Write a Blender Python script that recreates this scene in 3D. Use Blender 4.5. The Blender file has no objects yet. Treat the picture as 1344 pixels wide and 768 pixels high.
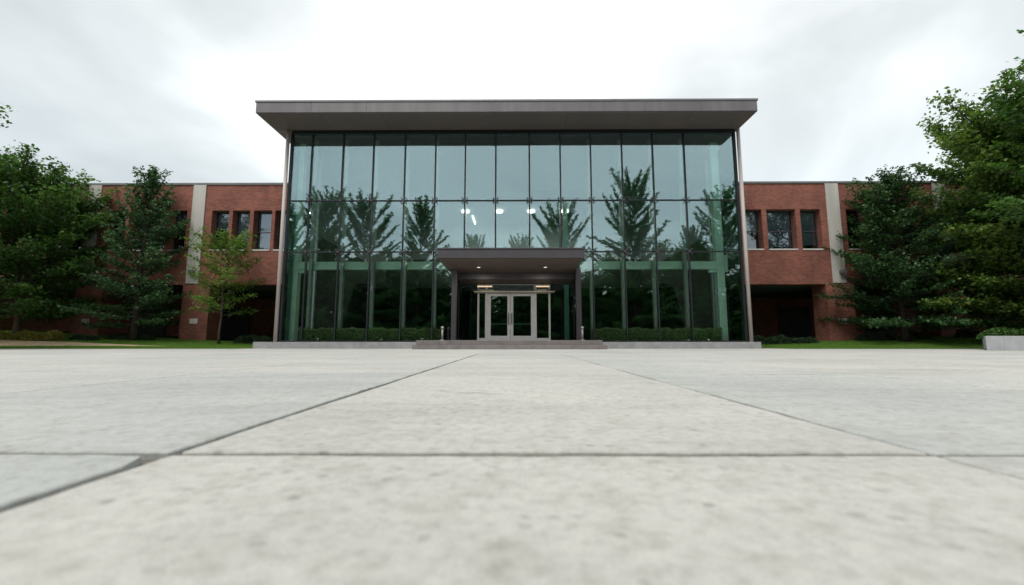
import bpy, math, random
import numpy as np
from mathutils import Vector, Matrix, Euler

random.seed(7)
SC = bpy.context.scene
COL = SC.collection
R = math.radians

# ------------------------------------------------------------------ camera
CAM_H = 0.29
PITCH = R(6.62)
YAW = R(0.41)
FPX = 560.0
cam_d = bpy.data.cameras.new("camera")
cam = bpy.data.objects.new("camera", cam_d)
COL.objects.link(cam)
cam.location = (0, 0, CAM_H)
cam.rotation_euler = (R(90) + PITCH, 0, YAW)
cam_d.sensor_width = 36.0
cam_d.lens = 36.0 * FPX / 1344.0
cam_d.clip_start = 0.02
cam_d.clip_end = 3000
cam_d.dof.use_dof = True
cam_d.dof.focus_distance = 6.0
cam_d.dof.aperture_fstop = 1.6
SC.camera = cam
CR = Euler((R(90) + PITCH, 0, YAW)).to_matrix()


def at(px, py, Y):
    """Survey helper: world X, Z of the photo point (px, py) on the vertical plane at distance Y."""
    d = CR @ Vector(((px - 672) / FPX, (384 - py) / FPX, -1.0))
    t = Y / d.y
    return d.x * t, CAM_H + d.z * t


# ------------------------------------------------------------------ helpers
def mat(name, base=(.5, .5, .5), rough=.6, metal=0.0, spec=.5):
    m = bpy.data.materials.new(name)
    m.use_nodes = True
    nt = m.node_tree
    b = nt.nodes["Principled BSDF"]
    b.inputs["Base Color"].default_value = (*base, 1)
    b.inputs["Roughness"].default_value = rough
    b.inputs["Metallic"].default_value = metal
    b.inputs["Specular IOR Level"].default_value = spec
    return m, nt, b


def N(nt, t, **kw):
    n = nt.nodes.new(t)
    for k, v in kw.items():
        setattr(n, k, v)
    return n


def ramp(nt, stops):
    r = N(nt, "ShaderNodeValToRGB")
    e = r.color_ramp.elements
    while len(e) < len(stops):
        e.new(.5)
    for i, (p, c) in enumerate(stops):
        e[i].position = p
        e[i].color = (*c, 1) if len(c) == 3 else c
    return r


def noise(nt, vec, scale, detail=4, rough=.55, dist=0.0):
    n = N(nt, "ShaderNodeTexNoise")
    n.inputs["Scale"].default_value = scale
    n.inputs["Detail"].default_value = detail
    n.inputs["Roughness"].default_value = rough
    n.inputs["Distortion"].default_value = dist
    if vec is not None:
        nt.links.new(vec, n.inputs["Vector"])
    return n


def world_pos(nt):
    return N(nt, "ShaderNodeNewGeometry").outputs["Position"]


def mixc(nt, fac, a, b, mode='MIX'):
    m = N(nt, "ShaderNodeMix", data_type='RGBA', blend_type=mode)
    for k, v in (("Factor", fac), ("A", a), ("B", b)):
        s = [i for i in m.inputs if i.name == k and (i.type == 'RGBA' if k != "Factor" else i.type == 'VALUE')][0]
        if hasattr(v, "links") or isinstance(v, bpy.types.NodeSocket):
            nt.links.new(v, s)
        elif k == "Factor":
            s.default_value = v
        else:
            s.default_value = (*v, 1)
    return [o for o in m.outputs if o.type == 'RGBA'][0]


def bump(nt, b, h, strength=.3, dist=.01):
    n = N(nt, "ShaderNodeBump")
    n.inputs["Strength"].default_value = strength
    n.inputs["Distance"].default_value = dist
    nt.links.new(h, n.inputs["Height"])
    nt.links.new(n.outputs[0], b.inputs["Normal"])


def mottled(name, base, rough=.6, metal=0., var=.12, scale=3.0, bmp=.15, spec=.5, streak=False):
    """plain material with soft tonal variation and fine bump"""
    m, nt, b = mat(name, base, rough, metal, spec)
    pos = world_pos(nt)
    if streak:
        mp = N(nt, "ShaderNodeMapping")
        mp.inputs["Scale"].default_value = (1, 1, .12)
        nt.links.new(pos, mp.inputs["Vector"])
        vec = mp.outputs[0]
    else:
        vec = pos
    n = noise(nt, vec, scale, 6, .6)
    lo = tuple(c * (1 - var) for c in base)
    hi = tuple(min(1, c * (1 + var)) for c in base)
    r = ramp(nt, [(.3, lo), (.7, hi)])
    nt.links.new(n.outputs["Fac"], r.inputs[0])
    nt.links.new(r.outputs[0], b.inputs["Base Color"])
    n2 = noise(nt, pos, scale * 14, 3, .6)
    bump(nt, b, n2.outputs["Fac"], bmp, .01)
    return m


# ------------------------------------------------------------------ materials
M = {}


def make_brick():
    m, nt, b = mat("brick", rough=.85, spec=.25)
    pos = world_pos(nt)
    sx = N(nt, "ShaderNodeSeparateXYZ")
    nt.links.new(pos, sx.inputs[0])
    ad = N(nt, "ShaderNodeMath", operation='ADD')
    nt.links.new(sx.outputs[0], ad.inputs[0])
    nt.links.new(sx.outputs[1], ad.inputs[1])
    cb = N(nt, "ShaderNodeCombineXYZ")
    nt.links.new(ad.outputs[0], cb.inputs[0])
    nt.links.new(sx.outputs[2], cb.inputs[1])
    br = N(nt, "ShaderNodeTexBrick")
    br.inputs["Scale"].default_value = 1.0
    br.inputs["Brick Width"].default_value = .215
    br.inputs["Row Height"].default_value = .075
    br.inputs["Mortar Size"].default_value = .009
    br.inputs["Mortar Smooth"].default_value = .2
    br.inputs["Bias"].default_value = -.1
    br.inputs["Color1"].default_value = (.275, .088, .058, 1)
    br.inputs["Color2"].default_value = (.165, .050, .036, 1)
    br.inputs["Mortar"].default_value = (.21, .14, .115, 1)
    nt.links.new(cb.outputs[0], br.inputs["Vector"])
    n = noise(nt, pos, .9, 5, .65)
    r = ramp(nt, [(.3, (.72, .73, .75)), (.7, (1.18, 1.14, 1.1))])
    nt.links.new(n.outputs["Fac"], r.inputs[0])
    c = mixc(nt, 1.0, br.outputs["Color"], r.outputs[0], 'MULTIPLY')
    # faint efflorescence and soot runs
    mp = N(nt, "ShaderNodeMapping")
    mp.inputs["Scale"].default_value = (1.4, 1.4, .12)
    nt.links.new(pos, mp.inputs[0])
    n2 = noise(nt, mp.outputs[0], 1.0, 5, .6)
    r2 = ramp(nt, [(.56, (0, 0, 0)), (.8, (.4, .4, .4))])
    nt.links.new(n2.outputs["Fac"], r2.inputs[0])
    c = mixc(nt, r2.outputs[0], c, (.09, .04, .034))
    nt.links.new(c, b.inputs["Base Color"])
    bump(nt, b, br.outputs["Fac"], -.5, .006)
    return m


def make_concrete_plaza():
    m, nt, b = mat("plaza_concrete", rough=.72, spec=.35)
    pos = world_pos(nt)
    tone = N(nt, "ShaderNodeAttribute", attribute_name="tone")
    slab = ramp(nt, [(0, (.436, .446, .428)), (1, (.512, .496, .462))])
    nt.links.new(tone.outputs["Fac"], slab.inputs[0])
    n = noise(nt, pos, .55, 6, .6, .3)
    r = ramp(nt, [(.28, (.84, .85, .86)), (.72, (1.07, 1.06, 1.05))])
    nt.links.new(n.outputs["Fac"], r.inputs[0])
    c = mixc(nt, 1, slab.outputs[0], r.outputs[0], 'MULTIPLY')
    # broad wet/dirty bands
    mp = N(nt, "ShaderNodeMapping")
    mp.inputs["Scale"].default_value = (.18, .9, 1)
    mp.inputs["Rotation"].default_value = (0, 0, .12)
    nt.links.new(pos, mp.inputs[0])
    nb = noise(nt, mp.outputs[0], 1.2, 6, .62, .6)
    rb = ramp(nt, [(.50, (1, 1, 1)), (.60, (.90, .90, .90)), (.66, (.985, .985, .985)), (.8, (.87, .87, .87))])
    nt.links.new(nb.outputs["Fac"], rb.inputs[0])
    c = mixc(nt, 1, c, rb.outputs[0], 'MULTIPLY')
    # palm-size blotches
    n3 = noise(nt, pos, 9, 5, .62, .4)
    r3 = ramp(nt, [(.3, (.86, .855, .83)), (.52, (1.0, 1.0, 1.0)), (.75, (1.05, 1.05, 1.04))])
    nt.links.new(n3.outputs["Fac"], r3.inputs[0])
    c = mixc(nt, 1, c, r3.outputs[0], 'MULTIPLY')
    # sparse dark pits of aggregate
    mpv = noise(nt, pos, 6, 2)
    vv = N(nt, "ShaderNodeVectorMath", operation='MULTIPLY_ADD')
    nt.links.new(mpv.outputs["Color"], vv.inputs[0])
    vv.inputs[1].default_value = (.06, .06, 0)
    nt.links.new(pos, vv.inputs[2])
    vo = N(nt, "ShaderNodeTexVoronoi")
    vo.inputs["Scale"].default_value = 21
    vo.inputs["Randomness"].default_value = 1
    nt.links.new(vv.outputs[0], vo.inputs["Vector"])
    rv = ramp(nt, [(.0, (1, 1, 1)), (.20, (.85, .85, .85)), (.34, (0, 0, 0))])
    nt.links.new(vo.outputs["Distance"], rv.inputs[0])
    sel = N(nt, "ShaderNodeSeparateColor")
    nt.links.new(vo.outputs["Color"], sel.inputs[0])
    gt = N(nt, "ShaderNodeMapRange")
    gt.inputs[1].default_value = .58
    gt.inputs[2].default_value = 1.0
    gt.inputs[3].default_value = 0.0
    gt.inputs[4].default_value = .75
    nt.links.new(sel.outputs[0], gt.inputs[0])
    mu = N(nt, "ShaderNodeMath", operation='MULTIPLY')
    nt.links.new(rv.outputs[0], mu.inputs[0])
    nt.links.new(gt.outputs[0], mu.inputs[1])
    c = mixc(nt, mu.outputs[0], c, (.25, .24, .215))
    # fine grain
    n4 = noise(nt, pos, 160, 3, .7)
    r4 = ramp(nt, [(.25, (.80, .80, .79)), (.75, (1.14, 1.14, 1.14))])
    nt.links.new(n4.outputs["Fac"], r4.inputs[0])
    c = mixc(nt, 1, c, r4.outputs[0], 'MULTIPLY')
    nt.links.new(c, b.inputs["Base Color"])
    mh = N(nt, "ShaderNodeMath", operation='ADD')
    nt.links.new(n4.outputs["Fac"], mh.inputs[0])
    n5 = noise(nt, pos, 30, 4, .6)
    r5 = ramp(nt, [(.32, (.84, .835, .82)), (.5, (1, 1, 1)), (.70, (1.08, 1.08, 1.07))])
    nt.links.new(n5.outputs['Fac'], r5.inputs[0])
    c = mixc(nt, 1, c, r5.outputs[0], 'MULTIPLY')
    nt.links.new(c, b.inputs['Base Color'])
    nt.links.new(n5.outputs["Fac"], mh.inputs[1])
    bump(nt, b, mh.outputs[0], .35, .003)
    return m


def make_glass(name, tint, refl, gtint=(.86, .95, .97), wav=.0012):
    m = bpy.data.materials.new(name)
    m.use_nodes = True
    nt = m.node_tree
    nt.nodes.clear()
    out = N(nt, "ShaderNodeOutputMaterial")
    tr = N(nt, "ShaderNodeBsdfTransparent")
    tr.inputs[0].default_value = (*tint, 1)
    gl = N(nt, "ShaderNodeBsdfGlossy")
    gl.inputs["Color"].default_value = (*gtint, 1)
    gl.inputs["Roughness"].default_value = 0.0
    fr = N(nt, "ShaderNodeFresnel")
    fr.inputs["IOR"].default_value = 1.45
    ad = N(nt, "ShaderNodeMath", operation='ADD', use_clamp=True)
    ad.inputs[1].default_value = refl
    nt.links.new(fr.outputs[0], ad.inputs[0])
    mx = N(nt, "ShaderNodeMixShader")
    nt.links.new(ad.outputs[0], mx.inputs[0])
    nt.links.new(tr.outputs[0], mx.inputs[1])
    nt.links.new(gl.outputs[0], mx.inputs[2])
    nt.links.new(mx.outputs[0], out.inputs[0])
    pos = world_pos(nt)
    n = noise(nt, pos, .7, 2, .5)
    bp = N(nt, "ShaderNodeBump")
    bp.inputs["Strength"].default_value = 1.0
    bp.inputs["Distance"].default_value = wav
    nt.links.new(n.outputs["Fac"], bp.inputs["Height"])
    nt.links.new(bp.outputs[0], gl.inputs["Normal"])
    return m


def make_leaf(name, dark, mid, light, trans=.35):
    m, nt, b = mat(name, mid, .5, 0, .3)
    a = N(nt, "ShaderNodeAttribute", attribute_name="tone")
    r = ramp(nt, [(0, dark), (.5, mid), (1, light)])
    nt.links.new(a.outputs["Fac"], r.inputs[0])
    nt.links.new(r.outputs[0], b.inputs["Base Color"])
    t = N(nt, "ShaderNodeBsdfTranslucent")
    g = mixc(nt, 1, r.outputs[0], (1.25, 1.35, .7), 'MULTIPLY')
    nt.links.new(g, t.inputs[0])
    mx = N(nt, "ShaderNodeMixShader")
    mx.inputs[0].default_value = trans
    nt.links.new(b.outputs[0], mx.inputs[1])
    nt.links.new(t.outputs[0], mx.inputs[2])
    nt.links.new(mx.outputs[0], nt.nodes["Material Output"].inputs[0])
    return m


def make_ground(name, c1, c2, c3, scale=1.0):
    m, nt, b = mat(name, c1, .95, 0, .1)
    pos = world_pos(nt)
    n = noise(nt, pos, .5 * scale, 6, .65)
    r = ramp(nt, [(.3, c1), (.5, c2), (.72, c3)])
    nt.links.new(n.outputs["Fac"], r.inputs[0])
    n2 = noise(nt, pos, 40 * scale, 4, .7)
    r2 = ramp(nt, [(.3, (.65, .65, .65)), (.7, (1.25, 1.25, 1.25))])
    nt.links.new(n2.outputs["Fac"], r2.inputs[0])
    c = mixc(nt, 1, r.outputs[0], r2.outputs[0], 'MULTIPLY')
    nt.links.new(c, b.inputs["Base Color"])
    bump(nt, b, n2.outputs["Fac"], .6, .02)
    return m


def emis(name, col, s):
    m, nt, b = mat(name, col, .4)
    b.inputs["Emission Color"].default_value = (*col, 1)
    b.inputs["Emission Strength"].default_value = s
    return m


M['brick'] = make_brick()
M['plaza'] = make_concrete_plaza()
M['joint'] = mottled('joint_fill', (.15, .135, .12), .95, var=.35, scale=12)
M['glass'] = make_glass('hall_glass', (.89, .97, .945), .120, (.74, .93, .97))
M['glass_low'] = make_glass('hall_glass_lower', (.94, .985, .96), .095, (.78, .95, .95))
M['glass_dark'] = make_glass('entrance_glass', (.55, .70, .66), .07)
M['win_glass'] = make_glass('window_glass', (.68, .74, .77), .08, (.9, .95, 1.0), .004)
M['grey_metal'] = mottled('grey_roof_metal', (.120, .110, .112), .45, .25, .17, 2.6, .04, streak=True)
M['soffit'] = mottled('soffit_panel', (.150, .128, .118), .55, .0, .10, .8, .05)
M['side_soffit'] = mottled('side_soffit_panel', (.26, .22, .20), .55, .0, .10, .8, .05)
M['dark_metal'] = mottled('dark_mullion_metal', (.010, .013, .014), .5, 0, .2, 6, .05, spec=.3)
M['bronze'] = mottled('canopy_bronze', (.056, .050, .055), .45, .2, .12, 2, .05)
M['canopy_soffit'] = mottled('canopy_soffit_wood', (.110, .080, .066), .6, 0, .15, 2, .05)
M['steel_green'] = mottled('pale_green_steel', (.60, .92, .75), .45, 0, .07, 1.5, .04)
M['post_green'] = mottled('grey_green_post', (.34, .42, .38), .5, 0, .10, 2, .04)
M['pipe'] = mottled('weathered_pipe', (.46, .41, .38), .5, 0, .16, 2.2, .05, streak=True)
M['plinth'] = mottled('plinth_concrete', (.26, .26, .26), .75, 0, .18, 2.5, .2)
M['steps'] = mottled('step_stone', (.175, .155, .148), .75, 0, .2, 3.2, .2)
M['pilaster'] = mottled('pilaster_concrete', (.43, .41, .37), .85, 0, .16, 1.8, .2, streak=True)
M['coping'] = mottled('coping_metal', (.14, .14, .14), .5, .3, .12, 1.5, .05)
M['frame_white'] = mottled('white_aluminium', (.80, .81, .81), .4, 0, .06, 4, .03)
M['win_frame'] = mottled('dark_window_frame', (.05, .045, .045), .5, .1, .15, 4, .04)
M['sill'] = mottled('sill_stone', (.55, .53, .50), .8, 0, .15, 6, .1)
M['blind'] = mottled('roller_blind', (.42, .43, .44), .85, 0, .06, 2, .05)
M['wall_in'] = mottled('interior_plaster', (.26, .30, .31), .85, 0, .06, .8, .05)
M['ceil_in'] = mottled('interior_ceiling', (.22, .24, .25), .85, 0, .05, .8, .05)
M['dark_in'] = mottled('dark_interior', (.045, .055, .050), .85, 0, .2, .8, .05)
M['floor_in'] = mottled('hall_floor', (.07, .07, .065), .5, 0, .12, 1.2, .05)
M['plaque'] = mottled('plaque_stone', (.48, .46, .43), .8, 0, .15, 8, .1)
M['handle'] = mottled('brushed_steel', (.45, .45, .45), .28, .9, .08, 8, .03)
M['planter'] = mottled('planter_concrete', (.37, .38, .39), .8, 0, .15, 2.0, .2)
M['soil'] = make_ground('planting_soil', (.05, .035, .025), (.07, .05, .035), (.10, .075, .05), 3)
M['lawn'] = make_ground('lawn_soil_green', (.06, .11, .022), (.08, .15, .03), (.12, .18, .04), 1)
M['mulch'] = make_ground('tan_path', (.40, .30, .18), (.52, .40, .25), (.58, .46, .31), 1.2)
M['bark'] = mottled('bark', (.085, .065, .050), .95, 0, .35, 9, .8, spec=.1)
M['bark_dark'] = mottled('dark_bark', (.045, .038, .032), .95, 0, .35, 9, .8, spec=.1)
M['lamp'] = emis('lamp_lit', (1, .97, .9), 4.0)
M['lamp_warm'] = emis('lamp_warm', (1, .74, .48), .6)
M['lamp_down'] = emis('downlight_lit', (1, .93, .82), .9)
M['header_bar'] = mottled('cream_header_bar', (.62, .56, .42), .4, .1, .05, 3, .03)
M['post_metal'] = mottled('pale_post_metal', (.33, .30, .29), .5, .2, .12, 10, .05)
M['grass'] = make_leaf('grass_blades', (.07, .15, .022), (.13, .25, .038), (.20, .32, .06), .4)
M['leaf_maple'] = make_leaf('leaf_maple', (.022, .058, .014), (.056, .130, .028), (.13, .225, .045))
M['leaf_bright'] = make_leaf('leaf_bright_green', (.030, .072, .016), (.11, .19, .040), (.25, .34, .075))
M['leaf_dark'] = make_leaf('leaf_dark_green', (.020, .052, .022), (.050, .112, .045), (.095, .18, .065), .3)
M['leaf_yellow'] = make_leaf('leaf_yellow_green', (.050, .11, .022), (.11, .20, .036), (.20, .30, .06), .4)
M['leaf_far'] = make_leaf('leaf_far_green', (.035, .10, .040), (.09, .22, .075), (.16, .31, .11), .4)
M['leaf_hedge'] = make_leaf('leaf_hedge', (.20, .32, .12), (.38, .52, .24), (.56, .68, .36), .15)
M['leaf_shrub'] = make_leaf('leaf_shrub_golden', (.08, .09, .02), (.24, .22, .045), (.46, .38, .08), .35)
M['leaf_under'] = make_leaf('leaf_low_shrub', (.010, .024, .010), (.022, .05, .018), (.05, .085, .03), .2)


# ------------------------------------------------------------------ object helpers
def tag(o, label=None, cat=None, group=None, kind=None):
    if label: o['label'] = label
    if cat: o['category'] = cat
    if group: o['group'] = group
    if kind: o['kind'] = kind
    return o


def empty(name, loc, label, cat, group=None):
    o = bpy.data.objects.new(name, None)
    o.location = loc
    o.empty_display_size = .3
    COL.objects.link(o)
    o['base'] = tuple(loc)
    return tag(o, label, cat, group)


class MB:
    def __init__(s):
        s.v = []; s.f = []; s.smooth = []

    def quad(s, *p):
        n = len(s.v); s.v += [tuple(q) for q in p]; s.f.append(tuple(range(n, n + len(p)))); s.smooth.append(False)

    def box(s, x0, x1, y0, y1, z0, z1):
        if x1 < x0: x0, x1 = x1, x0
        n = len(s.v)
        s.v += [(x0, y0, z0), (x1, y0, z0), (x1, y1, z0), (x0, y1, z0), (x0, y0, z1), (x1, y0, z1), (x1, y1, z1), (x0, y1, z1)]
        for q in ((0, 3, 2, 1), (4, 5, 6, 7), (0, 1, 5, 4), (1, 2, 6, 5), (2, 3, 7, 6), (3, 0, 4, 7)):
            s.f.append(tuple(n + i for i in q)); s.smooth.append(False)
        return s

    def tube(s, pts, rads, k=8, cap=True):
        pts = [Vector(p) for p in pts]
        n0 = len(s.v)
        up = Vector((0, 0, 1))
        prev = None
        for i, p in enumerate(pts):
            d = (pts[min(i + 1, len(pts) - 1)] - pts[max(i - 1, 0)]).normalized()
            a = prev if prev is not None else (Vector((1, 0, 0)) if abs(d.z) > .9 else up)
            u = (a - d * a.dot(d)).normalized()
            prev = u
            w = d.cross(u)
            r = rads[i] if hasattr(rads, '__len__') else rads
            for j in range(k):
                t = 2 * math.pi * j / k
                s.v.append(tuple(p + (u * math.cos(t) + w * math.sin(t)) * r))
        for i in range(len(pts) - 1):
            for j in range(k):
                a = n0 + i * k + j; b = n0 + i * k + (j + 1) % k
                s.f.append((a, b, b + k, a + k)); s.smooth.append(True)
        if cap:
            s.f.append(tuple(n0 + j for j in reversed(range(k)))); s.smooth.append(False)
            m = n0 + (len(pts) - 1) * k
            s.f.append(tuple(m + j for j in range(k))); s.smooth.append(False)
        return s

    def build(s, name, material, parent=None, bevel=0, base=None):
        me = bpy.data.meshes.new(name)
        off = (0, 0, 0)
        root = parent
        while root is not None and root.parent is not None:
            root = root.parent
        if root is not None:
            off = tuple(root.get('base', (0, 0, 0)))
        elif base is not None:
            off = base
        me.from_pydata([(a - off[0], b - off[1], c - off[2]) for a, b, c in s.v], [], s.f)
        me.polygons.foreach_set('use_smooth', s.smooth)
        me.materials.append(material)
        me.update()
        o = bpy.data.objects.new(name, me)
        COL.objects.link(o)
        if parent is not None:
            o.parent = parent
        elif base is not None:
            o.location = base
            o['base'] = tuple(base)
        if bevel:
            md = o.modifiers.new('bevel', 'BEVEL'); md.width = bevel; md.segments = 2; md.limit_method = 'ANGLE'
        return o


def box(name, material, parent, *b, bevel=0):
    return MB().box(*b).build(name, material, parent, bevel)


# ------------------------------------------------------------------ foliage
def leaf_mesh(name, C, D, S, tone, material, up_fold=0):
    """C centres, D half-length vectors, S half-width vectors : rhombic leaves"""
    n = len(C)
    V = np.empty((n, 4, 3), dtype=np.float32)
    V[:, 0] = C - D; V[:, 1] = C + S - D * .15; V[:, 2] = C + D; V[:, 3] = C - S - D * .15
    me = bpy.data.meshes.new(name)
    me.vertices.add(n * 4)
    me.vertices.foreach_set('co', V.reshape(-1))
    me.loops.add(n * 4)
    me.loops.foreach_set('vertex_index', np.arange(n * 4, dtype=np.int32))
    me.polygons.add(n)
    me.polygons.foreach_set('loop_start', np.arange(0, n * 4, 4, dtype=np.int32))
    me.polygons.foreach_set('loop_total', np.full(n, 4, dtype=np.int32))
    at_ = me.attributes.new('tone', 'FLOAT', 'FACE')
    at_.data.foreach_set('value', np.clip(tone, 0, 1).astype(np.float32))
    me.materials.append(material)
    me.update(calc_edges=True)
    return me


def rand_leaves(rng, C, size, droop=.25, flat=.5):
    n = len(C)
    az = rng.uniform(0, 2 * np.pi, n)
    el = rng.normal(-droop, .45, n)
    d = np.stack([np.cos(az) * np.cos(el), np.sin(az) * np.cos(el), np.sin(el)], 1)
    nrm = rng.normal(0, 1, (n, 3)) * (1 - flat) + np.array([0, 0, 1.0]) * flat * 1.6
    s = np.cross(d, nrm)
    s /= np.linalg.norm(s, axis=1, keepdims=True) + 1e-9
    sz = size * rng.uniform(.65, 1.25, n)[:, None]
    return d * sz * .5, s * sz * .34


def grow(seed, H, Rad, base_h=.15, nlimb=34, el_lo=5, el_hi=60, bend=.25, env='round', leaf=.15, per_m=46,
         spread=.22, twig=.36, trunk_r=.16, lean=(0, 0), forks=1, flat=.55, jit=.2, tip=1.0, top_h=.97):
    """returns wood MB and leaf centres/tones. Tree stands at the origin."""
    rng = np.random.default_rng(seed)
    wood = MB()
    trunks = []
    fork_z = H * base_h * 1.1
    for k in range(forks):
        ang = 2 * np.pi * k / max(forks, 1) + rng.uniform(0, 1)
        off = np.array([np.cos(ang), np.sin(ang)]) * (Rad * .32 if forks > 1 else 0)
        n = 9
        pts = []
        for i in range(n):
            t = i / (n - 1)
            z = t * H * top_h * (1 if k == 0 else rng.uniform(.82, .96))
            sx = lean[0] * t + off[0] * max(0, (z - fork_z) / H) + (rng.normal(0, .012) * H * t)
            sy = lean[1] * t + off[1] * max(0, (z - fork_z) / H) + (rng.normal(0, .012) * H * t)
            pts.append((sx, sy, z))
        rad = [trunk_r * (1.35 if i == 0 else 1) * (1 - .93 * (i / (n - 1)) ** .8) * (1 if forks == 1 else .75) + .008 for i in range(n)]
        wood.tube(pts, rad, 9)
        trunks.append(np.array(pts))

    def env_f(t):
        if env == 'round': return math.sqrt(max(.03, 1 - ((t - .42) / .62) ** 2))
        if env == 'plume': return max(.12, 1.0 - .80 * t) if t > .12 else .75 + 2 * t
        if env == 'cone3': return max(.16, (1.02 - t) ** .62) * (.8 + .6 * min(t, .33))
        if env == 'cone2': return max(.30, (1.05 - t) ** .6)
        if env == 'cone': return max(.10, (1 - t) ** .75 * 1.05) if t > .1 else .8 + 2 * t
        if env == 'fan2': return (1.0 - .62 * t) if t > .1 else .9
        if env == 'wide': return math.sqrt(max(.05, 1 - ((t - .30) / .75) ** 2))
        if env == 'fan': return .55 + .5 * math.sin(t * 2.6)
        return 1
    C = []; T = []
    for i in range(nlimb):
        t = (i + rng.uniform(.1, .9)) / nlimb
        tr = trunks[i % len(trunks)]
        zt = H * (base_h + (1 - base_h) * t * .94)
        zmax = tr[-1][2]
        zz = min(zt, zmax * .97)
        idx = np.searchsorted(tr[:, 2], zz) - 1
        idx = max(0, min(idx, len(tr) - 2))
        f = (zz - tr[idx][2]) / (tr[idx + 1][2] - tr[idx][2])
        p = tr[idx] * (1 - f) + tr[idx + 1] * f
        az = i * 2.39996 + rng.normal(0, .35)
        el = math.radians(el_lo + (el_hi - el_lo) * t ** 1.1 + rng.normal(0, 6))
        reach = Rad * env_f(t) * rng.uniform(1 - jit, 1 + jit * .6)
        L = reach / max(.35, math.cos(el)) if el < 1.1 else reach * 1.6
        L = min(L, (H * 1.03 - p[2]) / max(.15, math.sin(max(el, .05))) if el > .3 else L)
        L = max(L, .25 * Rad * .3)
        ns = 7
        q = p.copy(); pts = [q.copy()]
        e = el
        a = az
        for s in range(1, ns):
            e += bend / ns * rng.uniform(.5, 1.5)
            a += rng.normal(0, .10)
            q = q + np.array([math.cos(a) * math.cos(e), math.sin(a) * math.cos(e), math.sin(e)]) * L / (ns - 1)
            pts.append(q.copy())
        pts = np.array(pts)
        r0 = max(.012, min(trunk_r * .45, L * .016))
        wood.tube(pts, [r0 * (1 - .85 * s / (ns - 1)) for s in range(ns)], 5, cap=False)
        clump = rng.uniform(-.18, .18)
        # leafy twigs
        m = max(5, int(L * 5.0))
        for j in range(m):
            s = .16 + .84 * (j + rng.uniform(0, 1)) / m
            k = s * (ns - 1); k0 = min(int(k), ns - 2); ff = k - k0
            b = pts[k0] * (1 - ff) + pts[k0 + 1] * ff
            dr = pts[k0 + 1] - pts[k0]; dr /= np.linalg.norm(dr)
            side = np.cross(dr, [0, 0, 1.0]); side /= np.linalg.norm(side) + 1e-9
            sgn = 1 if j % 2 else -1
            v = dr * rng.uniform(.5, 1.0) + side * sgn * rng.uniform(.4, 1.1) + np.array([0, 0, rng.uniform(-.15, .35)])
            v /= np.linalg.norm(v)
            tl = L * twig * (1.05 - .75 * s) * rng.uniform(.6, 1.2)
            tl = max(tl, .18)
            e_ = b + v * tl
            if L > 1.2 and j % 2 == 0:
                wood.tube([b, e_], [max(.006, r0 * .25), .004], 3, cap=False)
            cnt = max(3, int(tl * per_m * tip))
            u = rng.uniform(.05, 1.08, cnt)[:, None]
            cc = b + (e_ - b) * u + rng.normal(0, 1, (cnt, 3)) * np.array([spread, spread, spread * .6]) * (.35 + tl * .5)
            C.append(cc)
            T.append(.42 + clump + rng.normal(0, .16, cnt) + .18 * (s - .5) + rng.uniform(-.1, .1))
    # leafy leaders at the trunk tips
    for tr in trunks:
        cnt = int(per_m * 1.6)
        u = rng.uniform(0, 1, cnt)[:, None]
        C.append(tr[-3] * (1 - u) + tr[-1] * u + rng.normal(0, spread * .4, (cnt, 3)))
        T.append(.55 + rng.normal(0, .15, cnt))
    C = np.concatenate(C); T = np.concatenate(T)
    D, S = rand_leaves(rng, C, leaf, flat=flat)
    return wood, C, D, S, T


def tree(name, loc, label, cat, group, wood, crown_mesh, bark, rz=0, sc=1.0):
    o = empty(name, loc, label, cat, group)
    o.rotation_euler.z = rz
    o.scale = (sc, sc, sc)
    t = MB(); t.v = wood.v; t.f = wood.f; t.smooth = wood.smooth
    o['base'] = (0, 0, 0)
    tk = t.build('trunk', bark, o)
    c = bpy.data.objects.new('crown', crown_mesh)
    COL.objects.link(c); c.parent = o
    return o


def copy_tree(src, loc, label, rz=0, sc=(1, 1, 1), group=None):
    o = src.copy(); COL.objects.link(o)
    o.location = loc; o.rotation_euler.z = rz; o.scale = sc
    o['label'] = label
    if group: o['group'] = group
    for ch in list(src.children):
        c = ch.copy(); COL.objects.link(c); c.parent = o
    return o


def shrub(name, loc, dims, n, leaf, material, label, cat, group=None, seed=1, lump=.25, stems=True):
    rng = np.random.default_rng(seed)
    o = empty(name, loc, label, cat, group)
    o['base'] = (0, 0, 0)
    # several overlapping mounds
    C = []
    k = max(3, int(dims[0] / max(dims[1], .2) * 1.4))
    st = MB()
    for i in range(k):
        fx = (i + .5) / k * 2 - 1
        cx = fx * dims[0] * .78 + rng.normal(0, .03)
        cy = rng.normal(0, dims[1] * .2)
        hh = dims[2] * rng.uniform(1 - lump, 1.05)
        rx = dims[0] / k * 1.5
        m = n // k
        d = rng.normal(0, 1, (m, 3)); d /= np.linalg.norm(d, axis=1, keepdims=True)
        d[:, 2] = np.abs(d[:, 2])
        r = rng.uniform(.45, 1.05, m)[:, None] ** .5
        cc = d * r * np.array([rx, dims[1], hh]) + np.array([cx, cy, 0])
        C.append(cc)
        for q in range(4):
            a = rng.uniform(0, 6.28)
            st.tube([(0, 0, .02), (cx, cy, .04), (cx + math.cos(a) * rx * .5, cy + math.sin(a) * dims[1] * .4, hh * .8)], [.02, .015, .006], 4)
    C = np.concatenate(C)
    D, S = rand_leaves(rng, C, leaf, flat=.35)
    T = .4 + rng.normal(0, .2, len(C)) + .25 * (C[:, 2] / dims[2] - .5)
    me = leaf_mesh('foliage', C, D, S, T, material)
    c = bpy.data.objects.new('foliage', me); COL.objects.link(c); c.parent = o
    st.build('stems', M['bark_dark'], o)
    return o


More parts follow.
